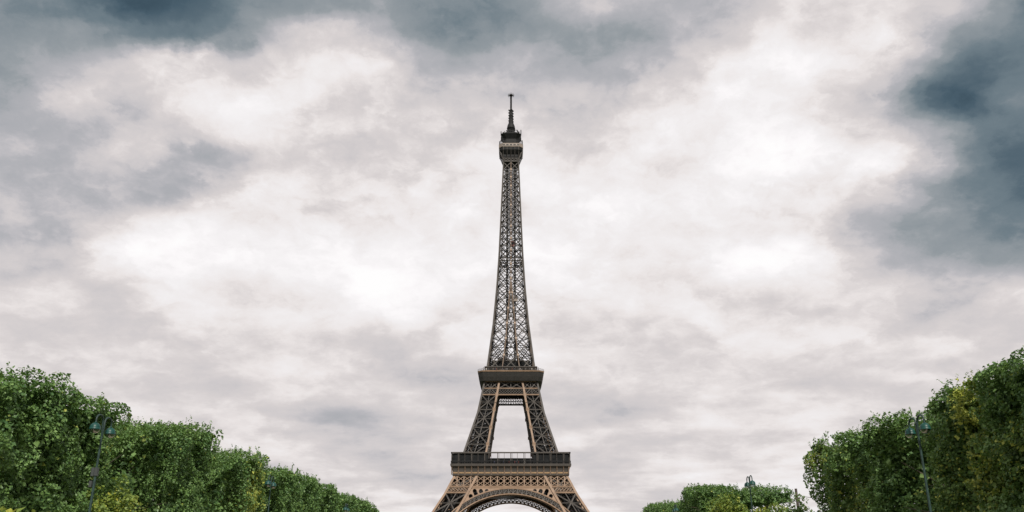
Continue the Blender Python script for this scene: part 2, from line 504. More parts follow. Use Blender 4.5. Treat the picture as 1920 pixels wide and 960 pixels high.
for k in range(4):
    g, lat = MB(), MB()
    n = FN(k)
    zin = .45
    # chords along the band
    for h, w_ in ((51.1, .7), (44.9, .75)):
        x = W(h) - .6
        g.beam(F(k, -x, h, zin), F(k, x, h, zin), w_, .7, n, 0)
    for s in (-1, 1):
        for h, w_ in ((41.3, .7),):
            g.beam(F(k, s * (W(h) - .6), h, zin + .02), F(k, s * (V(h) + .6), h, zin + .02), w_, .7, n, 0)
    g.beam(F(k, -(V(44) - .3), 44.05, zin + .05), F(k, V(44) - .3, 44.05, zin + .05), 1.1, .6, n, 0)
    # rows of crosses: 18 bays
    nb = 18
    for i in range(-nb // 2, nb // 2):
        x0, x1 = i * PITCH, (i + 1) * PITCH
        lim = lambda x, h: max(-(W(h) - .5), min(W(h) - .5, x))
        for ha, hb in ((45.2, 48.0), (48.0, 50.8)):
            if abs(lim(x0, ha) - lim(x1, ha)) > .4:
                lat.beam(F(k, lim(x0, ha), ha, zin), F(k, lim(x1, hb), hb, zin), .36, .2, n, .05)
                lat.beam(F(k, lim(x1, ha), ha, zin), F(k, lim(x0, hb), hb, zin), .36, .2, n, .05)
        lat.beam(F(k, lim(x0, 45.2), 45.2, zin), F(k, lim(x0, 50.8), 50.8, zin), .5, .4, n, .03)
    for s in (-1, 1):
        xa = lambda h, s=s: s * (V(h) + .7) if s > 0 else -(W(h) - .8)
        xb = lambda h, s=s: (W(h) - .8) if s > 0 else -(V(h) + .7)
        lattice_row(lat, k, xa, xb, 41.6, 43.05, 1.9, .25, zin); lattice_row(lat, k, xa, xb, 43.05, 44.5, 1.9, .25, zin)
        # leg girder carried up through the band
        g.sweep([F(k, s * (V(h) + .6), h, .3) for h in np.linspace(29.6, 51, 8)], [1.45] * 8)
    o = g.build('girder', M['paint'], tower)
    lat.build('lattice', M['paint'], o)

# --- the four arches
RO, HC0 = 47.2, -3.6
for k in range(4):
    n = FN(k)
    ring, orn, sp = MB(), MB(), MB()
    th_max = math.acos((30.5 - HC0) / RO)
    ths = np.linspace(-th_max, th_max, 61)
    def A(r, th, ins): 
        h = HC0 + r * math.cos(th); return F(k, r * math.sin(th), h, ins)
    for ins, rr in ((.0, (RO, .55, RO - 3.1, .6)), (7.5, (RO - .4, .5, RO - 3.2, .6))):
        for r, sz in ((rr[0], rr[1]), (rr[2], rr[3])):
            pts = [A(r, t, ins) for t in ths]
            for p, q in zip(pts[:-1], pts[1:]):
                ring.beam(p, q, sz, .8, n, 0)
            # legs of the arch carried down to the piers
            for s in (-1, 1):
                e = A(r, s * th_max, ins)
                off = abs(rot((4 - k) % 4, e)[0]) - V(e[2])
                pts2 = [F(k, s * (V(h) + off), h, ins) for h in np.linspace(e[2], 5, 6)]
                for p, q in zip(pts2[:-1], pts2[1:]): ring.beam(p, q, sz, .8, n, 0)
        m = int(2 * th_max * RO / 2.62)
        tt = np.linspace(-th_max, th_max, m + 1)
        for i, t in enumerate(tt):
            orn.beam(A(rr[0], t, ins), A(rr[2], t, ins), .5, .6, n, .02)
            if i < m:
                t1 = tt[i + 1]; tm = (t + t1) / 2
                orn.beam(A(rr[2] + .3, t, ins + .15), A(rr[0] - .9, tm, ins + .15), .4, .2, n, .03)
                orn.beam(A(rr[0] - .9, tm, ins + .15), A(rr[2] + .3, t1, ins + .15), .4, .2, n, .03)
                orn.beam(A(rr[0] - .75, t, ins + .2), A(rr[0] - .75, t1, ins + .2), .4, .2, n, .03)
                orn.beam(A(rr[2] + 1.1, t, ins + .2), A(rr[2] + 1.1, t1, ins + .2), .3, .2, n, .03)
    # soffit ties between front and rear ring
    for t in np.linspace(-th_max, th_max, 44):
        orn.beam(A(RO - 3.1, t, .2), A(RO - 3.2, t, 7.3), .3, .4, n, .03)
        orn.beam(A(RO, t, .2), A(RO - .4, t, 7.3), .3, .4, n, .03)
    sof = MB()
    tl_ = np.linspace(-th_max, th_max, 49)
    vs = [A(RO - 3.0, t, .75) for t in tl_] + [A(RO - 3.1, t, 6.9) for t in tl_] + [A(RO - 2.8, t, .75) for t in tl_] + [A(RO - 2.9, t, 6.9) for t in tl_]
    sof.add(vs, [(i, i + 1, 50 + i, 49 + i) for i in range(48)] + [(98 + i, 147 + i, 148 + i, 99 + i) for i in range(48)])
    # spandrel plates with a rising arcade of round-headed openings
    for s in (-1, 1):
        out = []
        xs_end = None
        tA = math.asin(2.0 / RO)
        for t in np.linspace(tA, th_max - .02, 24):
            out.append((RO * math.sin(t), HC0 + RO * math.cos(t)))
        hE = out[-1][1]
        for h in np.linspace(hE + .4, 43.5, 8):
            out.append((V(h) - .1, h))
        out.append((2.0, 43.6))
        holes = []
        for t in np.arange(.16, th_max, .0655):
            dx, dz = math.sin(t), math.cos(t)
            r0 = RO + .55
            r1 = r0
            while r1 < RO + 14:
                x, h = r1 * dx, HC0 + r1 * dz
                if h > 43.25 or x > V(h) - 1.15: break
                r1 += .1
            hw = 1.12
            L = r1 - r0
            if L < .9: continue
            pts = [(-hw, r0), (hw, r0)]
            rc = max(r0 + .05, r1 - hw)
            hr = min(hw, r1 - rc)
            for a in np.linspace(0, math.pi, 9):
                pts.append((hw * math.cos(a), rc + hr * math.sin(a)))
            holes.append([(px * dz + pr * dx, HC0 + pr * dz - px * dx) for px, pr in pts])
        loops = [[Vector((s * x, h, 0)) for x, h in out]] + [[Vector((s * x, h, 0)) for x, h in hl] for hl in holes]
        tris = tessellate_polygon(loops)
        flat = [p for l in loops for p in l]
        for ins in (.25, .85):
            sp.add([F(k, p.x, p.y, ins) for p in flat], [tuple(t) for t in tris])
        i0 = 0
        for l in loops:
            m_ = len(l)
            vs = [F(k, p.x, p.y, .25) for p in l] + [F(k, p.x, p.y, .85) for p in l]
            sp.add(vs, [(i, (i + 1) % m_, m_ + (i + 1) % m_, m_ + i) for i in range(m_)])
    def lim_r(t):
        r = RO
        while r < RO + 3.0 and HC0 + r * math.cos(t) < 43.9 and abs(r * math.sin(t)) < V(HC0 + r * math.cos(t)) + .2: r += .1
        return r
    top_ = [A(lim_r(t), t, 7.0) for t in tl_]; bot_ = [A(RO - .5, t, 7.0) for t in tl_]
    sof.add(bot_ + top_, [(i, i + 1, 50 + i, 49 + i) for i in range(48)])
    o = ring.build('arch', M['paint'], tower)
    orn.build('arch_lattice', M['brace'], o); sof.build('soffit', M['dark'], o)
    sp.build('spandrel', M['paint'], o)

# --- first storey platform
def sq(hw, z, c=0):
    if c == 0: return [(-hw, -hw, z), (hw, -hw, z), (hw, hw, z), (-hw, hw, z)]
    a = hw - c
    return [(-a, -hw, z), (a, -hw, z), (hw, -a, z), (hw, a, z), (a, hw, z), (-a, hw, z), (-hw, a, z), (-hw, -a, z)]
def ringdeck(b, ho, hi, z0, z1):
    o0, o1, i0, i1 = sq(ho, z0), sq(ho, z1), sq(hi, z0), sq(hi, z1)
    vs = o0 + o1 + i0 + i1
    fs = []
    for k in range(4):
        j = (k + 1) % 4
        fs += [(k, j, 4 + j, 4 + k), (8 + j, 8 + k, 12 + k, 12 + j), (4 + k, 4 + j, 12 + j, 12 + k), (j, k, 8 + k, 8 + j)]
    b.add(vs, fs)
dk = MB()
ringdeck(dk, 34.2, 11.5, 56.5, 57.45)
for yy in (-19.6, 19.6):
    dk.box(-23, 23, yy - .3, yy + .3, 41.9, 56.45)
    dk.box(yy - .3, yy + .3, -19.2, 19.2, 42.0, 56.4)
for i in range(-8, 9):
    dk.box(i * PITCH - .2, i * PITCH + .2, -33, -20, 51.6, 56.47); dk.box(i * PITCH - .2, i * PITCH + .2, 20, 33, 51.6, 56.47)
deck1 = dk.build('viewing_platform', M['dark'], tower)
cor, con, nam = MB(), MB(), MB()
cor.rings([sq(33.3, 51.45), sq(33.35, 54.0), sq(33.7, 55.6), sq(34.3, 56.45)], cap=False)
cor.rings([sq(34.95, 56.5), sq(35.05, 57.6)], cap=False); ringdeck(cor, 35.05, 33.9, 57.5, 57.7)
ringdeck(cor, 34.95, 33.0, 56.4, 56.55)
ringdeck(cor, 33.75, 32.8, 51.3, 51.75)
nam.rings([sq(33.42, 52.3), sq(33.42, 53.15)], cap=False)
cor.rings([sq(33.5, 52.05), sq(33.5, 52.2)], cap=False); cor.rings([sq(33.5, 53.3), sq(33.5, 53.45)], cap=False)
corn = cor.build('cornice', M['brace'], tower)
prof = [(33.2, 51.6), (33.75, 51.6), (33.8, 54.0), (34.3, 55.6), (34.9, 56.4), (33.2, 56.4)]
m_ = len(prof)
con.add([(e * .34, -a, h) for e in (-1, 1) for a, h in prof], [tuple(range(m_)), tuple(range(2 * m_ - 1, m_ - 1, -1))] + [(a, (a + 1) % m_, m_ + (a + 1) % m_, m_ + a) for a in range(m_)])
c0 = con.build('console', M['console'], corn)
for k in range(4):
    for i in range(-9, 9):
        c = c0 if (k, i) == (0, -9) else c0.copy()
        if c is not c0: COL.objects.link(c)
        c.parent = corn
        c.location = rot(k, ((i + .03) * PITCH * .985, 0, 0)); c.rotation_euler = (0, 0, k * math.pi / 2)
nam.build('name_frieze', M['frieze'], corn)
gal, rail, gp = MB(), MB(), MB()
for k in range(4):
    n = FN(k)
    gal.beam(rot(k, (-34.75, -34.45, 64.0)), rot(k, (34.75, -34.45, 64.0)), .75, .6, n, 0)
    for i in range(-9, 10):
        x = i * 3.81
        wd = .42 if i % 2 == 0 else .2
        gal.beam(rot(k, (x, -34.4, 57.7)), rot(k, (x, -34.4, 63.65)), wd, .35, n, 0)
        if i % 2 == 0 and abs(i) < 9:
            gal.beam(rot(k, (x + .75, -34.4, 57.7)), rot(k, (x + .75, -34.4, 63.65)), .2, .3, n, 0)
    rail.beam(rot(k, (-34.7, -34.75, 59.25)), rot(k, (34.7, -34.75, 59.25)), .22, .2, n, 0)
    rail.beam(rot(k, (-34.7, -34.75, 58.55)), rot(k, (34.7, -34.75, 58.55)), .1, .1, n, 0)
    for i in range(-34, 35):
        rail.beam(rot(k, (i * 1.0, -34.75, 57.7)), rot(k, (i * 1.0, -34.75, 59.2)), .16, .1, n, .03)
go = gal.build('gallery', M['brace'], tower)
rail.build('railing', M['dark'], go)
for k in range(4):
    pv, pr, pw = MB(), MB(), MB()
    def bx(b, x0, x1, y0, y1, z0, z1):
        c = [rot(k, (x, y, z)) for z in (z0, z1) for y in (y0, y1) for x in (x0, x1)]
        b.add(c, [(0, 2, 3, 1), (4, 5, 7, 6), (0, 1, 5, 4), (2, 6, 7, 3), (0, 4, 6, 2), (1, 3, 7, 5)])
    bx(pv, -13.2, 13.2, -29, -19.5, 57.45, 61.0)
    bx(pr, -13.6, 13.6, -29.4, -19.2, 61.0, 61.45)
    for i in range(12):
        bx(pw, -12.9 + i * 2.16, -12.9 + i * 2.16 + 1.9, -29.06, -28.9, 58.2, 60.6)
    for s in (-1, 1):
        a, c = sorted((s * 13.2, s * 33.4))
        bx(pw, a, c, -33.75, -33.6, 57.5, 63.3)
        bx(pr, a, c, -33.9, -33.4, 63.3, 63.65)
    o = pv.build('pavilion', M['dark'], tower)
    pr.build('roof', M['dark'], o); pw.build('glazing', M['pane'], o)

# --- girders of the second storey
for k in range(4):
    n = FN(k); g, lat = MB(), MB()
    zin = .4
    for h, w_ in ((109.4, .6), (105.1, .55), (101.0, .7)):
        x = W(h) - .5
        g.beam(F(k, -x, h, zin), F(k, x, h, zin), w_, .6, n, 0)
    for s in (-1, 1):
        g.sweep([F(k, s * (V(h) + .45), h, .25) for h in np.linspace(96, 109.5, 5)], [1.15] * 5)
    bays = [lambda h: -(W(h) - .8), lambda h: -(V(h) + .9), lambda h: -(V(h) - .1), lambda h: V(h) - .1, lambda h: V(h) + .9, lambda h: W(h) - .8]
    for xa, xb, cnt in ((bays[0], bays[1], 2), (bays[2], bays[3], 2), (bays[4], bays[5], 2)):
        P = lambda u, h: F(k, xa(h) + (xb(h) - xa(h)) * u, h, zin)
        for i in range(cnt):
            u0, u1 = i / cnt, (i + 1) / cnt
            lat.beam(P(u0, 105.3), P(u1, 109.1), .42, .25, n, .06); lat.beam(P(u1, 105.3), P(u0, 109.1), .42, .25, n, .06)
            if i: lat.beam(P(u0, 105.3), P(u0, 109.1), .4, .3, n, .03)
        lattice_row(lat, k, xa, xb, 101.4, 103.05, 1.7, .22, zin); lattice_row(lat, k, xa, xb, 103.05, 104.8, 1.7, .22, zin)
    wb = MB()
    for hh_ in (0,):
        wb.beam(F(k, -(W(107) - 2.6), 107.2, 2.2), F(k, W(107) - 2.6, 107.2, 2.2), 4.3, .25, n, 0)
    for q in range(9):
        x = (q - 4) * 1.5
        wb.beam(F(k, x, 101.2, 2.0), F(k, x, 105.2, 2.0), .3, .3, n, 0)
    for h_ in (101.2, 103.1):
        wb.beam(F(k, -V(103), h_, 2.0), F(k, V(103), h_, 2.0), .5, .35, n, 0)
    o = g.build('girder', M['paint'], tower)
    lat.build('lattice', M['corner'], o); wb.build('web', M['dark'], o)

# --- second storey platform: flared balcony with cut corners
bal, ribs, top, rib_list = MB(), MB(), MB(), []
P0, P1, P2 = sq(18.75, 109.5, 1.6), sq(19.6, 112.0, 2.2), sq(20.3, 114.9, 3.0)
bal.rings([sq(18.75, 109.5, 1.6), P1, P2], cap=False)
bal.add(sq(18.75, 109.5, 1.6), [tuple(range(7, -1, -1))]); bal.add(sq(20.3, 115.3, 3.0), [tuple(range(8))])
top.rings([sq(20.55, 114.9, 3.1), sq(20.7, 115.7, 3.1)], cap=True)
for k in range(4):
    n = FN(k)
    for i in range(-6, 7):
        x = i * 2.72
        for (ya, ha), (yb, hb) in zip([(-18.85, 109.6), (-19.7, 112.0)], [(-19.7, 112.0), (-20.4, 114.9)]):
            ribs.beam(rot(k, (x, ya, ha)), rot(k, (x * 1.02, yb, hb)), .14, .25, n, 0)
        rib_list.append(ribs); ribs = MB()
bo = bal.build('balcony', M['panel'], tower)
[q.build('rib', M['corner'], bo) for q in rib_list]; top.build('rim', M['paint'], bo)
rl = MB()
def railring(b, hw, c, z0, z1, step, bw):
    pts = sq(hw, 0, c)
    for a, q in zip(pts, pts[1:] + pts[:1]):
        a, q = vec(a), vec(q); L = np.linalg.norm(q - a); n = np.cross(q - a, (0, 0, 1))
        b.beam(a + (0, 0, z1), q + (0, 0, z1), bw, bw, n, 0); b.beam(a + (0, 0, (z0 + z1) / 2), q + (0, 0, (z0 + z1) / 2), bw * .6, bw * .6, n, 0)
        m_ = max(1, int(L / step))
        for i in range(m_):
            p = a + (q - a) * i / m_
            b.beam(p + (0, 0, z0), p + (0, 0, z1), bw * .8, bw * .8, n, 0)
railring(rl, 20.45, 3.1, 115.7, 116.9, .9, .12)
railring(rl, 17.2, .8, 115.8, 118.4, 1.1, .14)
rl.build('railing', M['brace'], bo)
pv, pr, pw = MB(), MB(), MB()
pv.box(-11.2, 11.2, -11.2, 11.2, 119.2, 123.4)
pr.box(-11.9, 11.9, -11.9, 11.9, 123.4, 123.9); pr.box(-16.4, 16.4, -16.4, 16.4, 118.5, 119.15); pr.box(-8.5, -3, -9, 9, 123.9, 125.9)
o = pv.build('pavilion', M['brace'], tower); pr.build('roof', M['brace'], o)
for k in range(4):
    pw = MB(); pw.beam(rot(k, (0, -11.25, 119.9)), rot(k, (0, -11.25, 122.9)), 20.5, .12, FN(k), 0)
    pw.build('glazing', M['pane'], o)
kio = MB()
kio.box(-13.8, 13.8, -13.8, 13.8, 115.72, 118.45)
kio.build('pavilion', M['dark'], tower)

# --- the single tapering shaft
ND = [115.8, 121.0, 127.0, 132.8, 138.2, 143.5, 148.5, 153.7, 158.7, 164.2, 169.5, 174.5, 179.4, 184.7, 189.9, 195.0, 199.9, 204.2, 208.3, 212.9, 217.3, 221.4, 225.4, 229.2, 232.9, 236.7, 240.3, 243.9, 247.4, 250.9, 254.2, 257.1, 260.0, 262.8, 265.6]
NODES = ND[0:1] + ND[2::2]
ch, ch2, br, inr, plates = MB(), MB(), MB(), MB(), []
def plate(p, q, w, n):
    b = MB(); b.beam(p, q, w, .16, n, 0); plates.append(b)

hs = np.linspace(115.8, 266.5, 44)
csz = lambda h: float(np.interp(h, [115, 180, 266], [.95, .85, .7]))
for sx in (-1, 1):
    for sy in (-1, 1):
        ch2.sweep([(sx * (W(h) - csz(h) / 2), sy * (W(h) - csz(h) / 2), h) for h in hs], [csz(h) for h in hs])
for k in range(4):
    n = FN(k)
    hl = [h for h in hs if h < 178] + [179.4]
    for s in (-1, 1):
        ch.sweep([F(k, s * (V(h) + .0), h, .32) for h in hl], [.62] * len(hl))
        ch.sweep([rot(k, (s * (V(h) + .0), -(V(h) + .4), h)) for h in hl], [.55] * len(hl))
    hu = [179.4] + [h for h in hs if h > 180]
    ch.sweep([F(k, 0, h, .34) for h in hu], [.62] * len(hu))
    for i, (h0, h1) in enumerate(zip(NODES[:-1], NODES[1:])):
        hm = (h0 + h1) / 2
        bs = float(np.interp(hm, [115, 265], [.62, .46]))
        for s in (-1, 1):
            o0, o1 = F(k, s * (W(h0) - .5), h0, .4), F(k, s * (W(h1) - .5), h1, .4)
            i0, i1 = F(k, s * V(h0), h0, .4), F(k, s * V(h1), h1, .4)
            om, im = (o0 + o1) / 2, (i0 + i1) / 2
            br.beam(o0, i1, bs, .25, n, .06); br.beam(i0, o1, bs, .25, n, .06)
            br.beam(o0, i0, bs * .55, .3, n, .06)
            # light lacing
            for q in range(2 if hm > 180 else 0):
                a, c = q / 2, (q + 1) / 2
                br.beam(o0 + (o1 - o0) * a, om + (im - om) * .35 + (o1 - o0) * ((a + c) / 2 - .5), .16, .14, n, .05)
                br.beam(om + (im - om) * .35 + (o1 - o0) * ((a + c) / 2 - .5), o0 + (o1 - o0) * c, .16, .14, n, .05)
            # bracing of the inner faces of each column
            if h1 < 140:
                q0, q1 = rot(k, (s * V(h0), -V(h0), h0)), rot(k, (s * V(h1), -V(h1), h1))
                inr.beam(i0, q1, .4, .25, rot(k, (1, 0, 0)), .05); inr.beam(q0, i1, .4, .25, rot(k, (1, 0, 0)), .05)
                inr.beam(i0, q0, .4, .3, rot(k, (1, 0, 0)), .05)
        if V(h0) > .6:
            l0, r0, l1, r1 = F(k, -V(h0), h0, .4), F(k, V(h0), h0, .4), F(k, -V(h1), h1, .4), F(k, V(h1), h1, .4)
            br.beam(l0, r1, bs * .9, .25, n, .06); br.beam(r0, l1, bs * .9, .25, n, .06); br.beam(l0, r0, bs * .8, .25, n, .05)
            for s in (-1, 1):
                if i: plate(F(k, s * V(h0), h0 - .6, .0), F(k, s * V(h0), h0 + .6, .0), 1.1, n)
        elif h0 < 264:
            plate(F(k, 0, h0 - .55, .0), F(k, 0, h0 + .55, .0), 1.05, n)
    for h0, h1 in zip(ND[:-1], ND[1:]):
        a, c = W(h0) - 1.7, W(h1) - 1.7
        nq = 4 if h0 > 190 else 2
        for q in range(nq):
            u0, u1 = -1 + q * 2 / nq, -1 + (q + 1) * 2 / nq
            inr.beam(rot(k, (u0 * a, -a, h0)), rot(k, (u1 * c, -c, h1)), .2, .2, n, .1); inr.beam(rot(k, (u1 * a, -a, h0)), rot(k, (u0 * c, -c, h1)), .2, .2, n, .1)
        if h0 > 190: inr.beam(rot(k, (-a, -a, h0)), rot(k, (a, -a, h0)), .25, .25, n, .1)
    # diaphragm cross ties inside
    for h in NODES[1:]:
        if k == 0:
            w_ = W(h) - .6
            inr.beam((-w_, -w_, h), (w_, w_, h), .34, .34); inr.beam((w_, -w_, h), (-w_, w_, h), .34, .34)
so = ch.build('shaft', M['console'], tower)
ch2.build('corner_girder', M['corner'], so)
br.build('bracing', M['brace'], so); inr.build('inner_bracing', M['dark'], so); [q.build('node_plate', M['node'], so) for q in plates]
# lift guides and stair core in the shaft
lf = MB()
for sx in (-1, 1):
    for sy in (-1, 1):
        cx_, cy_ = 2.55, 2.2
        for a in (-.6, .6):
            for c in (-.6, .6):
                hh = np.linspace(116, 268, 12)
                lf.sweep([(sx * cx_ + a, sy * cy_ + c, h) for h in hh], [.3] * 12)
        z = 117.0; e = 1
        while z < 266:
            for c in (-.6, .6):
                lf.beam((sx * cx_ - .6 * e, sy * cy_ + c, z), (sx * cx_ + .6 * e, sy * cy_ + c, z + 1.9), .2, .18, (0, 1, 0))
            lf.beam((sx * cx_ - .6, sy * cy_, z), (sx * cx_ + .6, sy * cy_, z), .3, .9, (0, 1, 0))
            z += 1.9; e = -e
z = 117.0; e = 1
while z < 264:
    lf.beam((-1.0 * e, -.5, z), (1.0 * e, -.5, z + 2.1), .14, .8, (0, 1, 0)); lf.beam((1.0 * e, .5, z + 2.1), (-1.0 * e, .5, z + 4.2), .14, .8, (0, 1, 0))
    z += 4.2
lf.build('lift_shaft', M['dark'], tower)
cab = MB(); cab.box(-.1, 2.2, -4.1, -2.9, 203.5, 207.2); cab.box(.05, 2.05, -4.2, -2.8, 207.2, 207.6)
cb = cab.build('lift_cabin', M['red'], tower)
cw = MB(); cw.box(.2, 1.9, -4.13, -4.05, 205.0, 206.7); cw.build('window', M['pane'], cb)
cab = MB(); cab.box(1.8, 4.4, -3.4, -1.6, 165.5, 168.9); cab.box(2.0, 4.2, -3.5, -1.5, 168.9, 169.3)
cb = cab.build('lift_cabin', M['cream'], tower)
ip = MB()
ringdeck(ip, 7.6, 6.2, 192.5, 192.75)
for k in range(4):
    ip.beam(rot(k, (-7.7, -7.5, 194.0)), rot(k, (7.7, -7.5, 194.0)), .2, .15, FN(k), 0)
    for i in range(-5, 6): ip.beam(rot(k, (i * 1.5, -7.5, 192.9)), rot(k, (i * 1.5, -7.5, 194)), .12, .12, FN(k), 0)
    for i in (-1, 1): ip.beam(rot(k, (i * 4.6, -7.4, 192.1)), rot(k, (i * 2.0, -1.5, 192.1)), .3, .5, (0, 0, 1), 0)
ip.build('landing', M['brace'], tower)

# --- the summit
cabn, post, belt, brks = MB(), MB(), MB(), []
band = MB()
band.rings([sq(5.85, 265.9), sq(5.85, 266.5)]); band.rings([sq(5.8, 268.3), sq(5.8, 268.8)])
for k in range(4):
    for i in range(5):
        x0, x1 = -5.6 + i * 2.24, -5.6 + (i + 1) * 2.24
        band.beam(rot(k, (x0, -5.75, 266.5)), rot(k, (x1, -5.75, 268.3)), .2, .15, FN(k), .03); band.beam(rot(k, (x1, -5.75, 266.5)), rot(k, (x0, -5.75, 268.3)), .2, .15, FN(k), .03)
band.rings([sq(5.2, 265.95), sq(5.1, 268.75)], cap=False)
cabn.rings([sq(5.3, 268.8), sq(5.6, 270), sq(5.6, 276.2)], cap=False)
cabn.rings([sq(5.7, 271.6, 1.2), sq(7.2, 273.4, 2.2), sq(7.9, 274.3, 2.4), sq(8.1, 276.2, 2.4)], cap=False)
for k in range(4):
    n = FN(k)
    for x in (-5.4, -2.7, 0, 2.7, 5.4):
        post.beam(rot(k, (x, -8.1, 274.3)), rot(k, (x, -8.25, 276.3)), .34 if abs(x) < 5 else .5, .3, n, 0)
        post.beam(rot(k, (x, -5.75, 268.6)), rot(k, (x, -8.0, 274.3)), .34 if abs(x) < 5 else .5, .3, n, 0)
    for x in (-5.4, 5.4):
        pts = [rot(k, (x, -(5.7 + 2.6 * (1 - math.cos(a))), 267.2 + 6.5 * math.sin(a))) for a in np.linspace(0, math.pi / 2, 7)]
        brk = MB(); brks.append(brk)
        for p, q in zip(pts[:-1], pts[1:]): brk.beam(p, q, .35, .35, n, 0)
belt.rings([sq(8.3, 276.3, 2.5), sq(8.4, 276.6, 2.5), sq(8.4, 278.7, 2.5), sq(8.5, 279.0, 2.5)])
so = cabn.build('summit_cabin', M['dark'], tower)
band.build('band', M['brace'], so); post.build('post', M['brace'], so); [q.build('bracket', M['brace'], so) for q in brks]
bl = belt.build('belt', M['cream'], tower)
for k in range(4):
    bw = MB()
    for i in range(5):
        x = -5.0 + i * 2.5
        bw.beam(rot(k, (x - .85, -8.43, 277.7)), rot(k, (x + .85, -8.43, 277.7)), 1.0, .1, FN(k), 0)
    bw.beam(rot(k, (-5.8, -8.41, 277.1)), rot(k, (5.8, -8.41, 277.1)), .2, .12, FN(k), 0)
    bw.build('glazing', M['brace'], bl)
cage = MB()
railring(cage, 8.2, 2.5, 279.0, 281.2, .9, .13); railring(cage, 7.4, 2.3, 279.0, 282.6, 1.6, .2)
cage.rings([sq(5.2, 279.0, 1.8), sq(4.9, 284.2, 1.7)])
cage.build('safety_cage', M['dark'], tower)
rf = MB()
rf.rings([sq(4.8, 284.0, 1.6), sq(6.6, 286.8, 2.0), sq(7.1, 287.4, 2.2), sq(7.1, 287.9, 2.2), sq(5.2, 288.6, 1.6), sq(3.6, 290.2, 1.2), sq(2.7, 291.2, 1.0), sq(2.3, 292.0, .9)])
ro = rf.build('roof', M['dark'], tower)
an = MB()
ra = random.Random(3)
for i in range(80):
    a = ra.uniform(0, 2 * math.pi); r = ra.uniform(2.6, 7.0)
    zb = 287.8 + max(0, 5.2 - r) * 1.0
    p = vec((r * math.cos(a), r * math.sin(a), zb)); L = ra.uniform(.8, 2.9)
    an.beam(p, p + (0, 0, L), ra.choice([.12, .2, .3]), .18)
    if ra.random() < .55: an.beam(p + (-.5, 0, L * .8), p + (.5, 0, L * .8), .14, .5)
    if ra.random() < .4: an.lathe([(0, 0), (.5, .12), (.62, .3), (.0, .25)], p + (0, 0, L), 10)
for sx, sy, L in ((1, -1, 3.6), (-1, -1, 2.4), (1, 1, 2.2), (-1, 1, 2.8)):
    an.beam((sx * 7.0, sy * 4.6, 286.9), (sx * 7.0, sy * 4.6, 287.6 + L), .6, .5)
    an.beam((sx * 4.6, sy * 7.0, 287.0), (sx * 4.6, sy * 7.0, 287.6 + L * .6), .4, .4)
    an.beam((sx * 7.9, sy * 5.6, 279.2), (sx * 7.9, sy * 5.6, 280.6 + L * .5), .5, .5)
an.build('antenna', M['dark'], tower)
ln = MB()
ln.lathe([(2.6, 291.8), (2.6, 294.2), (3.0, 294.4), (2.95, 295.0), (2.5, 297.2), (1.8, 298.9), (1.5, 299.5)], (0, 0, 0), 16)
for a in range(8):
    ln.beam((2.35 * math.cos(a * .785), 2.35 * math.sin(a * .785), 291.8), (2.35 * math.cos(a * .785), 2.35 * math.sin(a * .785), 294.8), .25, .25)
ln.build('lantern', M['dark'], tower)
mst = MB()
prof = [(1.3, 299.4), (1.2, 301)]
z = 300.6
while z < 309.5:
    for q in range(4):
        a = q * math.pi / 2 + .4
        mst.beam((.9 * math.cos(a), .9 * math.sin(a), z), (2.0 * math.cos(a), 2.0 * math.sin(a), z), .45, .9)
    z += 2.15
mst.lathe([(1.8, 299.2), (1.6, 300.4), (1.5, 305), (1.65, 305.2), (1.4, 305.6), (1.3, 309.2), (1.55, 309.4), (.6, 309.9)], (0, 0, 0), 12)
mst.lathe([(.62, 309.5), (.55, 322.2), (.0, 322.4)], (0, 0, 0), 10)
for i in range(11): mst.lathe([(.4, 310.4 + i * 1.05), (.72, 310.5 + i * 1.05), (.72, 310.85 + i * 1.05), (.4, 310.95 + i * 1.05)], (0, 0, 0), 10)
mo = mst.build('mast', M['dark'], tower)
rg = MB()
rg.lathe([(.5, 321.2), (1.2, 321.4), (1.2, 322.3), (.5, 322.6), (.5, 321.2)], (0, 0, 0), 12)
for i in range(10):
    a = i * .628
    ca, sa = math.cos(a), math.sin(a)
    rg.beam((ca, sa, 321.8), (2.1 * ca, 2.1 * sa, 321.6), .2, .25); rg.beam((2.1 * ca, 2.1 * sa, 321.0), (2.1 * ca, 2.1 * sa, 322.7), .2, .2)
rg.beam((0, 0, 322.4), (0, 0, 324.3), .2, .2); rg.beam((-.9, 0, 322.4), (-.9, 0, 323.5), .15, .15); rg.beam((.9, 0, 322.4), (.9, 0, 323.6), .15, .15)
rg.build('antenna_ring', M['dark'], mo)

# ------------------------------------------------------------------ trees
def hash3(ix, iy, iz, seed):
    h = (ix.astype(np.int64) * 374761393 + iy.astype(np.int64) * 668265263 + iz.astype(np.int64) * 2147483647 + seed * 1274126177) & 0xffffffff
    h = ((h ^ (h >> 13)) * 1274126177) & 0xffffffff
    h = ((h ^ (h >> 16)) * 2246822519) & 0xffffffff
    return ((h ^ (h >> 15)) & 0xffff) / 65535.0
def vnoise(p, sc, seed):
    q = p / sc; i = np.floor(q); f = q - i; f = f * f * (3 - 2 * f); i = i.astype(np.int64)
    r = 0
    for a in (0, 1):
        for b in (0, 1):
            for c in (0, 1):
                w = (f[:, 0] if a else 1 - f[:, 0]) * (f[:, 1] if b else 1 - f[:, 1]) * (f[:, 2] if c else 1 - f[:, 2])
                r = r + w * hash3(i[:, 0] + a, i[:, 1] + b, i[:, 2] + c, seed)
    return r

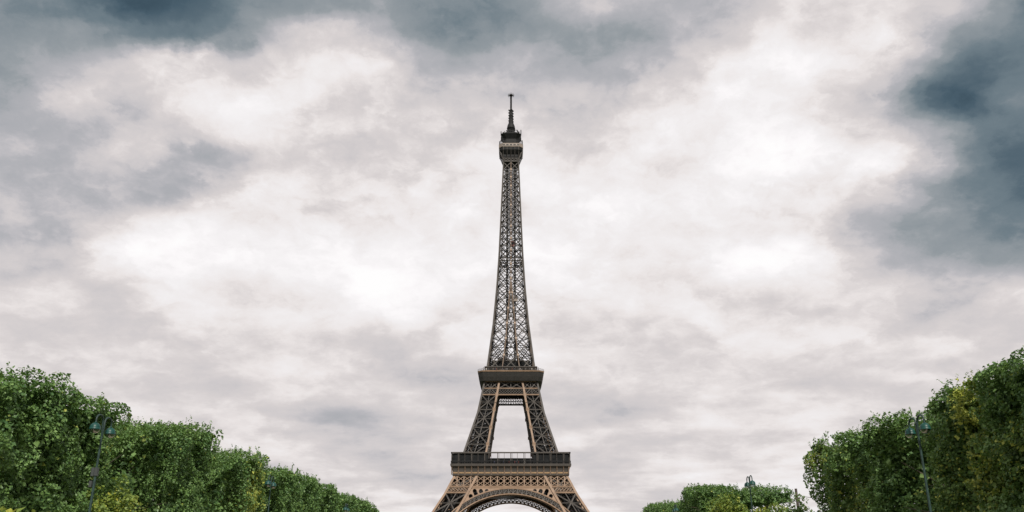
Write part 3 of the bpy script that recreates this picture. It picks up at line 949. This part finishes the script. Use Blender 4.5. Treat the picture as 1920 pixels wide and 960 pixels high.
def leaf_object(name, pts, nrm, size, yel, mat, parent, g):
    """one mesh of small folded leaves"""
    n = len(pts)
    rv = g.normal(size=(n, 3))
    t = np.cross(nrm, rv); t /= np.linalg.norm(t, axis=1)[:, None] + 1e-9
    b = np.cross(nrm, t)
    s = size[:, None]
    fold = nrm * s * .16
    v = np.empty((n, 5, 3))
    v[:, 0] = pts - t * s * .5
    v[:, 1] = pts + b * s * .42 + fold - t * s * .08
    v[:, 2] = pts + t * s * .55
    v[:, 3] = pts - b * s * .42 + fold - t * s * .08
    idx = (np.arange(n) * 5)[:, None]
    v = v[:, :4].reshape(-1, 3)
    idx = (np.arange(n) * 4)[:, None]
    tris = np.concatenate([idx + np.array([[0, 2, 1]]), idx + np.array([[0, 3, 2]])], 1).reshape(-1)
    me = bpy.data.meshes.new(name)
    me.vertices.add(n * 4); me.vertices.foreach_set('co', v.ravel())
    me.loops.add(n * 6); me.loops.foreach_set('vertex_index', tris.astype(np.int32))
    me.polygons.add(n * 2); me.polygons.foreach_set('loop_start', (np.arange(n * 2) * 3).astype(np.int32))
    at = me.attributes.new('yellowing', 'FLOAT', 'POINT')
    at.data.foreach_set('value', np.repeat(yel, 4).astype(np.float32))
    me.materials.append(mat)
    me.update(calc_edges=True)
    o = bpy.data.objects.new(name, me); COL.objects.link(o); o.parent = parent
    return o

def box_tree(name, x0, x1, y0, y1, z0, H, label, dens=60, leaf=.24, dome=.5, rnd=1.5, yellow=(), dents=(), seed=1, mat='leaf', trunks=2, group='clipped trees along the alley', tilt=0.0, cat='tree', rough=.55, sparse=None, top=None, notch=None):
    """a tree clipped into a block: rounded top, leafy faces, trunk and limbs within"""
    g = np.random.default_rng(seed)
    dens *= 3.5; leaf *= .60
    cx, cy = (x0 + x1) / 2, (y0 + y1) / 2
    t = empty(name, (cx, cy, 0), label, cat, group)
    hx, hy = (x1 - x0) / 2, (y1 - y0) / 2
    inner_s = -1 if cx > 0 else 1                       # the side facing the alley
    P, N = [], []
    def face(count, fn):
        if count <= 0: return
        a, b = g.random(count), g.random(count)
        p, n = fn(a, b); P.append(p); N.append(n)
    hz = H - z0
    one = lambda a, v: np.full_like(a, v)
    # sides
    for s in (-1, 1):
        d = dens * (1 if s == inner_s else .45)
        face(int(d * 2 * hy * hz), lambda a, b: (np.stack([one(a, s * hx), (a * 2 - 1) * hy, z0 + b * hz], 1), np.stack([one(a, s), one(a, 0), one(a, 0)], 1)))
        d = dens * (1 if s == -1 else .5)
        face(int(d * 2 * hx * hz), lambda a, b: (np.stack([(a * 2 - 1) * hx, one(a, s * hy), z0 + b * hz], 1), np.stack([one(a, 0), one(a, s), one(a, 0)], 1)))
    face(int(dens * .8 * 4 * hx * hy), lambda a, b: (np.stack([(a * 2 - 1) * hx, (b * 2 - 1) * hy, one(a, H)], 1), np.stack([one(a, 0), one(a, 0), one(a, 1)], 1)))
    face(int(dens * .25 * 4 * hx * hy), lambda a, b: (np.stack([(a * 2 - 1) * hx, (b * 2 - 1) * hy, one(a, z0)], 1), np.stack([one(a, 0), one(a, 0), one(a, -1)], 1)))
    p, n = np.concatenate(P), np.concatenate(N)
    # round the edges: shrink onto a rounded box
    q = p - np.array([0, 0, z0 + hz / 2])
    hb = np.array([hx, hy, hz / 2]); r = np.minimum(rnd, hb.min())
    core = np.clip(q, -(hb - r), hb - r)
    dv = q - core; L = np.linalg.norm(dv, axis=1)[:, None] + 1e-6
    n = np.where(L > 1e-3, dv / L, n)
    p = core + n * r + np.array([0, 0, z0 + hz / 2])
    # domed top
    rr = (p[:, 0] / hx) ** 2 * .6 + (p[:, 1] / hy) ** 2 * .5
    tt = np.clip((p[:, 2] - z0) / hz, 0, 1)
    p[:, 2] += (dome * (1 - rr * 1.4) + tilt * p[:, 1] / hy) * tt ** 2
    wp = p + np.array([cx, cy, 0])
    def sky_h(yy):
        return np.interp(yy + cy, [q[0] for q in top], [q[1] - .28 for q in top])
    if top:
        p[:, 2] = z0 + (p[:, 2] - z0) * (sky_h(p[:, 1]) - z0) / (H - z0)
    if notch:
        nd, nl = notch
        wp = p + np.array([cx, cy, 0])
        t_ = np.clip(1 - (p[:, 1] + hy) / nl, 0, 1) ** .6
        zt = sky_h(p[:, 1])
        lip = np.clip((zt - p[:, 2]) / 1.1 - .55, 0, 1)
        p[:, 0] -= inner_s * nd * t_ * lip * (.45 + 1.1 * vnoise(wp, 1.5, seed + 70)) * (n[:, 0] * inner_s > .3)
    wp = p + np.array([cx, cy, 0])
    n1, n2, n3 = vnoise(wp, 3.1, seed), vnoise(wp, 1.25, seed + 5), vnoise(wp, .55, seed + 9)
    disp = (n1 - .5) * rough * 1.7 + (n2 - .5) * rough * 2.0 + (n3 - .5) * rough * .8
    pk = vnoise(wp, 1.3, seed + 61) * .6 + vnoise(wp, .6, seed + 62) * .4
    disp = disp - 1.1 * np.clip((.47 - pk) / .10, 0, 1) * np.clip(rough * 1.6, .4, 1)
    depth = g.exponential(.22, len(p)); deep = g.random(len(p)) < .34
    depth = np.where(deep, g.uniform(.6, 2.4, len(p)), depth)
    p = p + n * (disp - depth)[:, None]
    wp = p + np.array([cx, cy, 0])
    keep = np.ones(len(p), bool)
    # hollows between sprays
    pit = vnoise(wp, 1.15, seed + 21) * .6 + vnoise(wp, .45, seed + 22) * .4
    keep &= ~((pit < .42) & ~deep)
    for (dx, dy, dz, dr) in dents:
        dd = np.linalg.norm((wp - np.array([dx, dy, dz])) / np.array([dr, dr, dr]), axis=1)
        keep &= ~((dd < .75 + .6 * vnoise(wp, .7, seed + 30)) & (g.random(len(p)) < .95))
    if sparse is not None:
        keep &= ~((wp[:, 2] < sparse) & (vnoise(wp, .8, seed + 40) < .62))
    p, n, deep = p[keep], n[keep], deep[keep]
    # shoots standing out of the top and upper faces
    ns = int(hx * hy * 4 * 2.4) + 6
    ax_, ay_ = (g.random(ns) * 2 - 1) * (hx - .3), (g.random(ns) * 2 - 1) * (hy - .3)
    sel = []
    rr = (ax_ / hx) ** 2 * .6 + (ay_ / hy) ** 2 * .5
    ztop = H + dome * (1 - rr * 1.4) + tilt * ay_ / hy
    ed = np.maximum(np.abs(ax_) - (hx - r), 0) / r; ed2 = np.maximum(np.abs(ay_) - (hy - r), 0) / r
    ztop = ztop - r * (1 - np.sqrt(np.clip(1 - ed ** 2 - ed2 ** 2, 0.02, 1)))
    if top: ztop = z0 + (ztop - z0) * (sky_h(ay_) - z0) / (H - z0)
    for i in range(ns):
        Ls = g.gamma(4.0, .085) * min(1.0, H / 10)
        m = 5 + int(Ls * 14)
        u = np.linspace(-.2, 1, m)
        lean = g.normal(size=2) * .25
        sp = np.stack([ax_[i] + lean[0] * u * Ls + g.normal(size=m) * .06, ay_[i] + lean[1] * u * Ls + g.normal(size=m) * .06, ztop[i] + u * Ls], 1)
        sel.append(sp)
    sp = np.concatenate(sel)
    p = np.concatenate([p, sp]); n = np.concatenate([n, np.tile([[0, 0, 1.0]], (len(sp), 1))])
    size = leaf * np.clip(g.lognormal(0, .32, len(p)), .5, 1.9); size[-len(sp):] *= .95; size[:len(deep)][deep] *= 1.75
    rn = g.normal(size=(len(p), 3))
    nn = n * .55 + np.array([0, 0, .55]) + rn * .55
    nn /= np.linalg.norm(nn, axis=1)[:, None]
    yel = np.zeros(len(p))
    wp = p + np.array([cx, cy, 0])
    for (yx, yy, yz, ry, rz_, st) in yellow:
        dd = ((wp[:, 1] - yy) / ry) ** 2 + ((wp[:, 2] - yz) / rz_) ** 2
        pr = np.exp(-dd) * st * (.35 + 1.3 * vnoise(wp, .8, seed + 50))
        yel = np.maximum(yel, np.where(g.random(len(p)) < pr, g.uniform(.5, 1, len(p)), pr * .4))
    yel = np.maximum(yel, np.where(g.random(len(p)) < .012, g.uniform(.2, .7, len(p)), 0))
    leaf_object('crown', p, nn, size, np.clip(yel, 0, 1), M[mat], t, g)
    # trunk and limbs
    b = MB()
    for q in range(trunks):
        ty = (q + .5) / trunks * 2 * hy - hy
        tr = .24 if H > 9 else .12
        b.tube([(0, ty, -.1), (.04, ty, 1.2), (.0, ty + .1, z0 + .5), (.1, ty, z0 + hz * .5), (0, ty, z0 + hz * .85)], [tr * 1.25, tr, tr * .85, tr * .55, tr * .2], 9)
        for a in range(9):
            an_ = a * 2.4 + q; zz = z0 + .2 + hz * .07 * a
            ex, ey = math.cos(an_) * (hx - .9), math.sin(an_) * min(hy / trunks, hx) * .9
            b.tube([(.0, ty, zz), (ex * .45, ty + ey * .45, zz + hz * .12), (ex, ty + ey, min(H - .6, zz + hz * .3))], [tr * .42, tr * .3, tr * .1], 6)
    # twiggy inside of the crown
    for a in range(int(hx * hy * 1.6) if min(hx, hy) > 2 and H - z0 > 6 else 0):
        x, y, zz = g.uniform(-hx + 1.2, hx - 1.2), g.uniform(-hy + 1, hy - 1), g.uniform(z0, H - 2.2)
        if top: zz = min(zz, float(sky_h(np.array([y]))[0]) - 2.0)
        d = g.normal(size=3) * (.9, .9, .5); d[2] = abs(d[2])
        b.tube([(x, y, zz), (x + d[0] * .6, y + d[1] * .6, zz + d[2] * .7), (x + d[0] * 1.2, y + d[1], zz + d[2] * 1.3)], [.05, .035, .015], 5)
    b.build('trunk', M['bark'], t)
    return t

IX = 25.0
# west side of the alley
box_tree('clipped_tree', -39, -IX, 41.2, 55.5, 2.6, 12, 'biggest round-topped tree at the left edge, behind the nearest left street lamp', 72, .25, 0, 1.0, seed=11, rough=.62, dents=[(-25.6, 51.2, 8.5, 1.0), (-25.6, 46.5, 6.3, 1.3)], top=[(41.2, 10.0), (42.0, 10.5), (43.4, 11.1), (45.3, 11.8), (47.6, 11.9), (49.6, 11.5), (51.7, 11.5), (53.6, 11.7), (55.3, 11.7), (56.1, 11.5)])
box_tree('clipped_tree', -39, -IX, 57.6, 74.5, 2.6, 12, 'block-clipped tree with a dark hollow showing bare branches, just right of the nearest left lamp', 62, .25, 0, 0.6, seed=12, rough=.32, dents=[(-26.3, 58.4, 9.0, 2.3), (-28.6, 58, 9.2, 2.3), (-25.8, 61.6, 8.7, 1.7), (-25.6, 61.6, 6.4, 1.3), (-31, 58, 9, 2)], top=[(57.6, 9.7), (58.6, 10.5), (60.9, 11.4), (64.9, 11.9), (69.5, 12.5), (72.1, 12.9), (75.2, 13.0)], notch=(3.2, 6.5))
box_tree('clipped_tree', -39, -IX, 76.6, 90.1, 2.6, 12, 'block-clipped tree with a yellowing lower right edge, left of the second left lamp', 48, .27, 0, 0.8, seed=13, rough=.27, yellow=[(-25, 87.4, 7.0, 1.9, 3.2, .8)], dents=[(-26, 75.6, 9.0, 2.0)], top=[(76.6, 9.9), (78.0, 10.8), (80, 11.5), (83.1, 12.1), (86.8, 12.6), (90.6, 12.7)], notch=(2.2, 5.0))
box_tree('clipped_tree', -38, -IX, 92.2, 106.4, 2.6, 12, 'clipped tree with a dark gap on its near side, right behind the second left lamp', 42, .29, 0, 0.8, seed=14, rough=.27, dents=[(-26, 92.0, 8.4, 2.4), (-25.4, 93.8, 6.6, 1.8), (-29, 91.8, 8, 2.6)], yellow=[(-25, 92.0, 5.2, 2.4, 1.8, .55), (-25, 92.6, 11.4, 1.2, .5, .6)], top=[(92.2, 10.0), (93.6, 11.0), (95.5, 11.7), (100.0, 12.3), (104.0, 12.5), (106.4, 12.5)], notch=(2.8, 5.0))
box_tree('clipped_tree', -38, -IX, 107.4, 117.3, 2.6, 12, 'flat-topped clipped tree sloping to a pointed far corner, fifth from the left edge', 36, .31, 0, 0.7, seed=15, rough=.27, trunks=1, top=[(107.4, 11.5), (109, 12.2), (111.1, 12.6), (114.4, 12.8), (117.3, 12.6)], notch=(1.6, 2.5))
box_tree('clipped_tree', -37, -IX, 119.2, 128.7, 2.6, 12, 'narrow clipped tree left of the third and smallest left lamp', 36, .32, 0, 0.8, seed=16, rough=.27, trunks=1, dents=[(-26, 119.4, 8.5, 2.2)], top=[(119.2, 11.2), (120.4, 12.1), (122.5, 12.6), (125.1, 12.7), (128.7, 12.5)], notch=(2.2, 3.5))
box_tree('clipped_tree', -37, -IX, 130.8, 144.8, 2.6, 12, 'clipped tree directly behind the third and smallest left lamp', 30, .34, 0, 0.7, seed=17, rough=.27, trunks=1, top=[(130.8, 10.6), (132.5, 11.5), (135, 12.0), (140.4, 12.5), (144.8, 12.6)], notch=(1.2, 3))
box_tree('clipped_tree', -37, -IX, 145.0, 156, 2.6, 12, 'second farthest clipped tree in the left row, next to last before the open sky', 28, .36, 0, 0.6, seed=18, rough=.4, trunks=1, top=[(145.5, 12.3), (148.1, 12.4), (153.7, 12.4), (156.2, 12.3)])
box_tree('clipped_tree', -37, -IX, 156.5, 169.4, 2.6, 12, 'farthest and smallest clipped tree at the right end of the left row', 26, .36, 0, 0.6, seed=19, rough=.4, trunks=1, top=[(156.7, 12.5), (159.8, 12.6), (166.4, 12.4), (169.4, 11.8)])
# east side
box_tree('clipped_tree', IX, 39, 29, 47.8, 2.6, 12, 'tallest dark green clipped tree filling the right edge, nearest in its row', 72, .25, 0, 0.8, seed=21, rough=.38, yellow=[(25, 47.6, 11.2, .7, .8, .9), (25, 47.2, 6.8, 1.0, 2.8, .38), (25, 43.5, 7.0, 1.4, 1.6, .2)], top=[(40.6, 11.9), (41.7, 11.8), (43.3, 12.0), (44.7, 11.9), (46.0, 12.0), (47.4, 12.1), (47.8, 11.9)])
box_tree('clipped_tree', IX + .2, 39, 48.3, 53.2, 2.6, 12, 'clipped tree with yellow leaves down its edge, right behind the nearest right lamp', 72, .25, 0, 0.7, seed=22, rough=.38, trunks=1, yellow=[(25, 48.3, 10.6, .8, 1.4, 1.1), (25, 48.6, 7.6, .8, 2.6, .6), (25, 50.5, 6, 3, 3, .12)], top=[(48.0, 11.6), (49.6, 11.9), (50.8, 12.0), (52.2, 11.9), (53.2, 11.8)])
box_tree('clipped_tree', IX, 38, 54.9, 62.7, 2.6, 12, 'clipped tree with a deep dark hollow, left of the nearest right lamp', 66, .25, 0, 0.8, seed=23, rough=.52, trunks=1, dents=[(25.5, 56.6, 8.4, 1.9), (26.5, 55.8, 6.5, 2.2), (29, 55.8, 8, 2.6)], yellow=[(25, 57.5, 6.6, .8, .7, .3)], top=[(53.8, 10.3), (54.2, 10.7), (55.1, 10.9), (56.7, 11.3), (57.9, 11.7), (59.3, 11.7), (61.2, 11.6), (62.7, 11.4)], notch=(2.6, 5.0))
box_tree('clipped_tree', IX, 38, 62.9, 74.3, 2.6, 12, 'clipped tree with a ragged upright left edge, beside the wooden utility pole', 60, .26, 0, 0.9, seed=24, rough=.52, trunks=1, yellow=[(25, 71.5, 10, 2, 1.0, .4), (25, 66, 6, 3, 2, .25)], top=[(62.9, 11.4), (65.7, 11.4), (69.0, 11.6), (71.7, 12.0), (75.0, 12.0)])
box_tree('clipped_tree', IX, 31.4, 119.5, 132, 2.6, 11.9, 'dense flat-topped clipped tree in the distance, left of the second right lamp', 40, .31, .1, .45, seed=25, rough=.5, trunks=1, top=[(119.5, 11.9), (132, 12.8)])
box_tree('clipped_tree', 31.6, 38.4, 119.5, 131, 7.6, 11.7, 'thin flat canopy with sky showing beneath, right of the second right lamp', 34, .31, .2, .6, seed=26, rough=.5, trunks=1, sparse=9.9)
box_tree('clipped_tree', IX, 36, 142, 158, 2.6, 12.1, 'distant clipped tree on the right, partly hidden by the dense flat-topped tree', 28, .35, .3, 1.0, seed=27, rough=.4, trunks=1, top=[(142, 11.0), (150, 11.6), (158, 12.1)])
box_tree('clipped_tree', IX, 36, 158.6, 174, 2.6, 12.3, 'farthest clipped tree on the right side, nearest to the tower', 26, .36, .3, 1.0, seed=28, rough=.4, trunks=1, top=[(158.6, 12.2), (168, 12.6), (174, 12.2)])

# loose young trees and bushes in front of the clipped rows
def bush(name, x, y, r, z0, H, label, dens=60, leaf=.24, yel=0.0, seed=1, cat='tree', group=None, mat='leaf_light'):
    return box_tree(name, x - r, x + r, y - r, y + r, z0, H, label, dens, leaf, .8, r * .95, seed=seed, mat=mat, trunks=1, group=group, rough=1.0, cat=cat,
                    yellow=[(x, y, H - .6, r, 1.6, yel)] if yel else ())
bush('young_tree', -24.4, 53.2, 1.9, 1.8, 5.4, 'light green young tree below the round-topped tree, right of the nearest left lamp', 46, .24, .22, 41)
bush('young_tree', -23.3, 37.8, 1.2, 1.8, 5.1, 'yellow-green young tree at the lower left corner', 60, .24, .5, 42)
bush('young_tree', 23.9, 97, 2.1, 2.0, 8.2, 'bright green young tree in front of the dense flat-topped tree, right of two', 44, .3, .18, 43)
bush('young_tree', 23.4, 101, 1.7, 2.0, 8.0, 'bright green young tree in front of the dense flat-topped tree, left of two', 44, .3, .2, 44)
bush('young_tree', 26.0, 88.5, 1.7, 1.5, 6.4, 'yellow-green young tree below the thin flat canopy', 46, .28, .6, 45)
bush('young_tree', 25.6, 79.2, 1.3, 1.5, 6.8, 'loose leafy young tree left of the wooden utility pole', 30, .28, .1, 46, mat='leaf')
bush('young_tree', 28.2, 80.6, 1.6, 1.5, 6.1, 'loose leafy young tree behind the wooden utility pole', 40, .28, .1, 47, mat='leaf')

# ------------------------------------------------------------------ street lamps
LG = 'twin-globe street lamps along the alley'
def street_lamp(x, y, H, label, box=False):
    t = empty('street_lamp', (x, y, 0), label, 'street lamp', LG)
    b = MB()
    b.lathe([(.22, 0), (.22, .12), (.16, .2), (.14, .9), (.10, 1.1), (.075, 3), (.052, H - .75), (.048, H - .35), (0, H - .3)], (0, 0, 0), 12)
    b.build('pole', M['lamp_pole'], t)
    for s in (-1, 1):
        a = MB()
        pts = [(0, s * .01, H - .7), (0, s * .07, H - .25)]
        for q in np.linspace(math.pi, 0, 11):
            pts.append((0, s * (.48 + .38 * math.cos(q)), H - .02 + .30 * math.sin(q)))
        pts.append((0, s * .86, H - .16))
        a.tube(pts, [.055] * 2 + [.045] * 11 + [.04], 8)
        arm = a.build('arm', M['lamp_pole'], t)
        c = (0, s * .86, H - .42)
        d = MB()
        d.lathe([(.035, .31), (.06, .27), (.05, .245)] + [(.255 * math.sin(q), .25 * math.cos(q)) for q in np.linspace(.15, math.pi / 2, 10)] + [(.262, -.05), (.275, -.06), (.27, -.10), (.235, -.08)], c, 24)
        d.build('lamp_shade', M['lamp_green'], arm)
        g = MB()
        g.lathe([(.25 * math.cos(q), -.09 - .2 * math.sin(q)) for q in np.linspace(0, math.pi / 2, 9)], c, 24)
        g.build('glass_bowl', M['bowl'], arm)
    if box:
        e = MB()
        e.box(-.19, -.05, -.13, .13, H - 2.72, H - 2.3); e.box(-.05, .10, -.1, .1, H - 2.7, H - 2.3)
        e.box(-.22, -.08, -.1, .1, H - 3.25, H - 2.95)
        e.build('equipment_box', M['grey_box'], t)
    return t
street_lamp(-21, 44.2, 8.7, 'nearest left twin-globe street lamp, with a grey box on its pole', True)
street_lamp(-21, 76.6, 8.85, 'second left twin-globe street lamp, before the dark gap between clipped trees')
street_lamp(-21, 112.7, 8.9, 'smallest and farthest left twin-globe street lamp')
street_lamp(21, 44.6, 8.75, 'nearest right twin-globe street lamp with clean green pole, before the dark hollow')
street_lamp(21, 77.7, 8.95, 'right twin-globe street lamp standing out against the sky above a flat-topped tree')
street_lamp(21, 114.2, 8.9, 'farthest right twin-globe street lamp, half hidden by the flat-topped tree')

# ------------------------------------------------------------------ utility pole and cables
t = empty('utility_pole', (26, 80.6, 0), 'dark wooden utility pole with cables, between the flat canopy and the ragged clipped tree', 'utility pole')
b = MB(); b.tube([(0, 0, -.2), (.0, 0, 4), (-.05, 0, 8.4)], [.17, .14, .11], 10); b.build('post', M['wood'], t)
b = MB(); b.box(-.2, .2, -.16, .16, 7.45, 7.6); b.box(-.16, .16, -.19, .19, 7.75, 7.85); b.tube([(.12, -.1, 7.4), (.13, -.12, 7.1)], [.07, .06], 8); b.build('bracket', M['wood'], t)
def cable(p, q, sag, label):
    p, q = vec(p), vec(q)
    pts = [p + (q - p) * u - vec((0, 0, sag * 4 * u * (1 - u))) for u in np.linspace(0, 1, 14)]
    b = MB(); b.tube(pts, [.022] * 14, 6)
    return tag(b.build('overhead_cable', M['cable']), label, 'cable', 'cables on the utility pole')
cable((25.85, 80.6, 7.6), (24.2, 98, 5.6), .5, 'upper black cable running down left from the wooden utility pole')
cable((25.85, 80.6, 7.5), (24.6, 95, 4.6), .3, 'lower black cable running down left from the wooden utility pole')
cable((26.1, 80.5, 7.8), (28.5, 68, 7.3), .5, 'black cable running right from the wooden utility pole into the clipped tree')

# ------------------------------------------------------------------ visitors at the tower's railings
def person_mesh():
    J = [(0, 0, .95), (0, 0, 1.2), (0, .0, 1.42), (0, -.01, 1.52), (0, -.02, 1.66), (.18, 0, 1.40), (.24, -.05, 1.12), (.20, -.24, 1.02), (-.18, 0, 1.40), (-.24, -.05, 1.12), (-.20, -.24, 1.02),
         (.10, 0, .90), (.11, -.02, .48), (.11, 0, .06), (.12, -.14, .04), (-.10, 0, .90), (-.11, -.02, .48), (-.11, 0, .06), (-.12, -.14, .04)]
    E_ = [(0, 1), (1, 2), (2, 3), (3, 4), (2, 5), (5, 6), (6, 7), (2, 8), (8, 9), (9, 10), (0, 11), (11, 12), (12, 13), (13, 14), (0, 15), (15, 16), (16, 17), (17, 18)]
    rad = [.15, .15, .14, .06, .11, .07, .05, .04, .07, .05, .04, .10, .07, .05, .04, .10, .07, .05, .04]
    me = bpy.data.meshes.new('person'); me.from_pydata(J, E_, [])
    o = bpy.data.objects.new('person', me); COL.objects.link(o)
    md = o.modifiers.new('skin', 'SKIN')
    for i, r in enumerate(rad): me.skin_vertices[0].data[i].radius = (r, r * .8)
    me.skin_vertices[0].data[0].use_root = True
    sb = o.modifiers.new('sub', 'SUBSURF'); sb.levels = 1
    dg = bpy.context.evaluated_depsgraph_get()
    out = bpy.data.meshes.new_from_object(o.evaluated_get(dg))
    bpy.data.objects.remove(o)
    for p in out.polygons: p.use_smooth = True
    return out
base_me = person_mesh()
variants = []
for nm, c in (('navy_clothes', (.03, .04, .08)), ('grey_clothes', (.16, .16, .17)), ('white_clothes', (.6, .58, .55)), ('dark_red_clothes', (.16, .04, .035))):
    me = base_me.copy(); me.materials.clear(); me.materials.append(principled(nm, c, .8, 0, .2, 3)); me.materials.append(M['skin'])
    for p in me.polygons:
        if p.center.z > 1.52: p.material_index = 1
    variants.append(me)
rp = random.Random(5)
for grp, lab, z, yy, xs in (('visitors on the upper balcony', 'tiny visitor standing at the railing of the upper balcony', 115.7, 19.6, [-15.2, -13.9, -11, -9.6, -8.8, -5.1, -3.0, -2.2, .8, 2.4, 5.2, 6.0, 9.1, 11.8, 13.0, 15.4]),
                            ('visitors on the lower gallery', 'tiny visitor standing at the railing of the lower gallery', 57.7, 34.2, [-9.5, -4.2, -1.0, 2.3, 3.1, 4.6, 8.2])):
    for x in xs:
        o = bpy.data.objects.new('person', rp.choice(variants)); COL.objects.link(o)
        o.location = (TX + x, TY - yy + rp.uniform(0, .3), z); o.rotation_euler = (0, 0, rp.uniform(-.6, .6))
        tag(o, lab, 'person', grp)
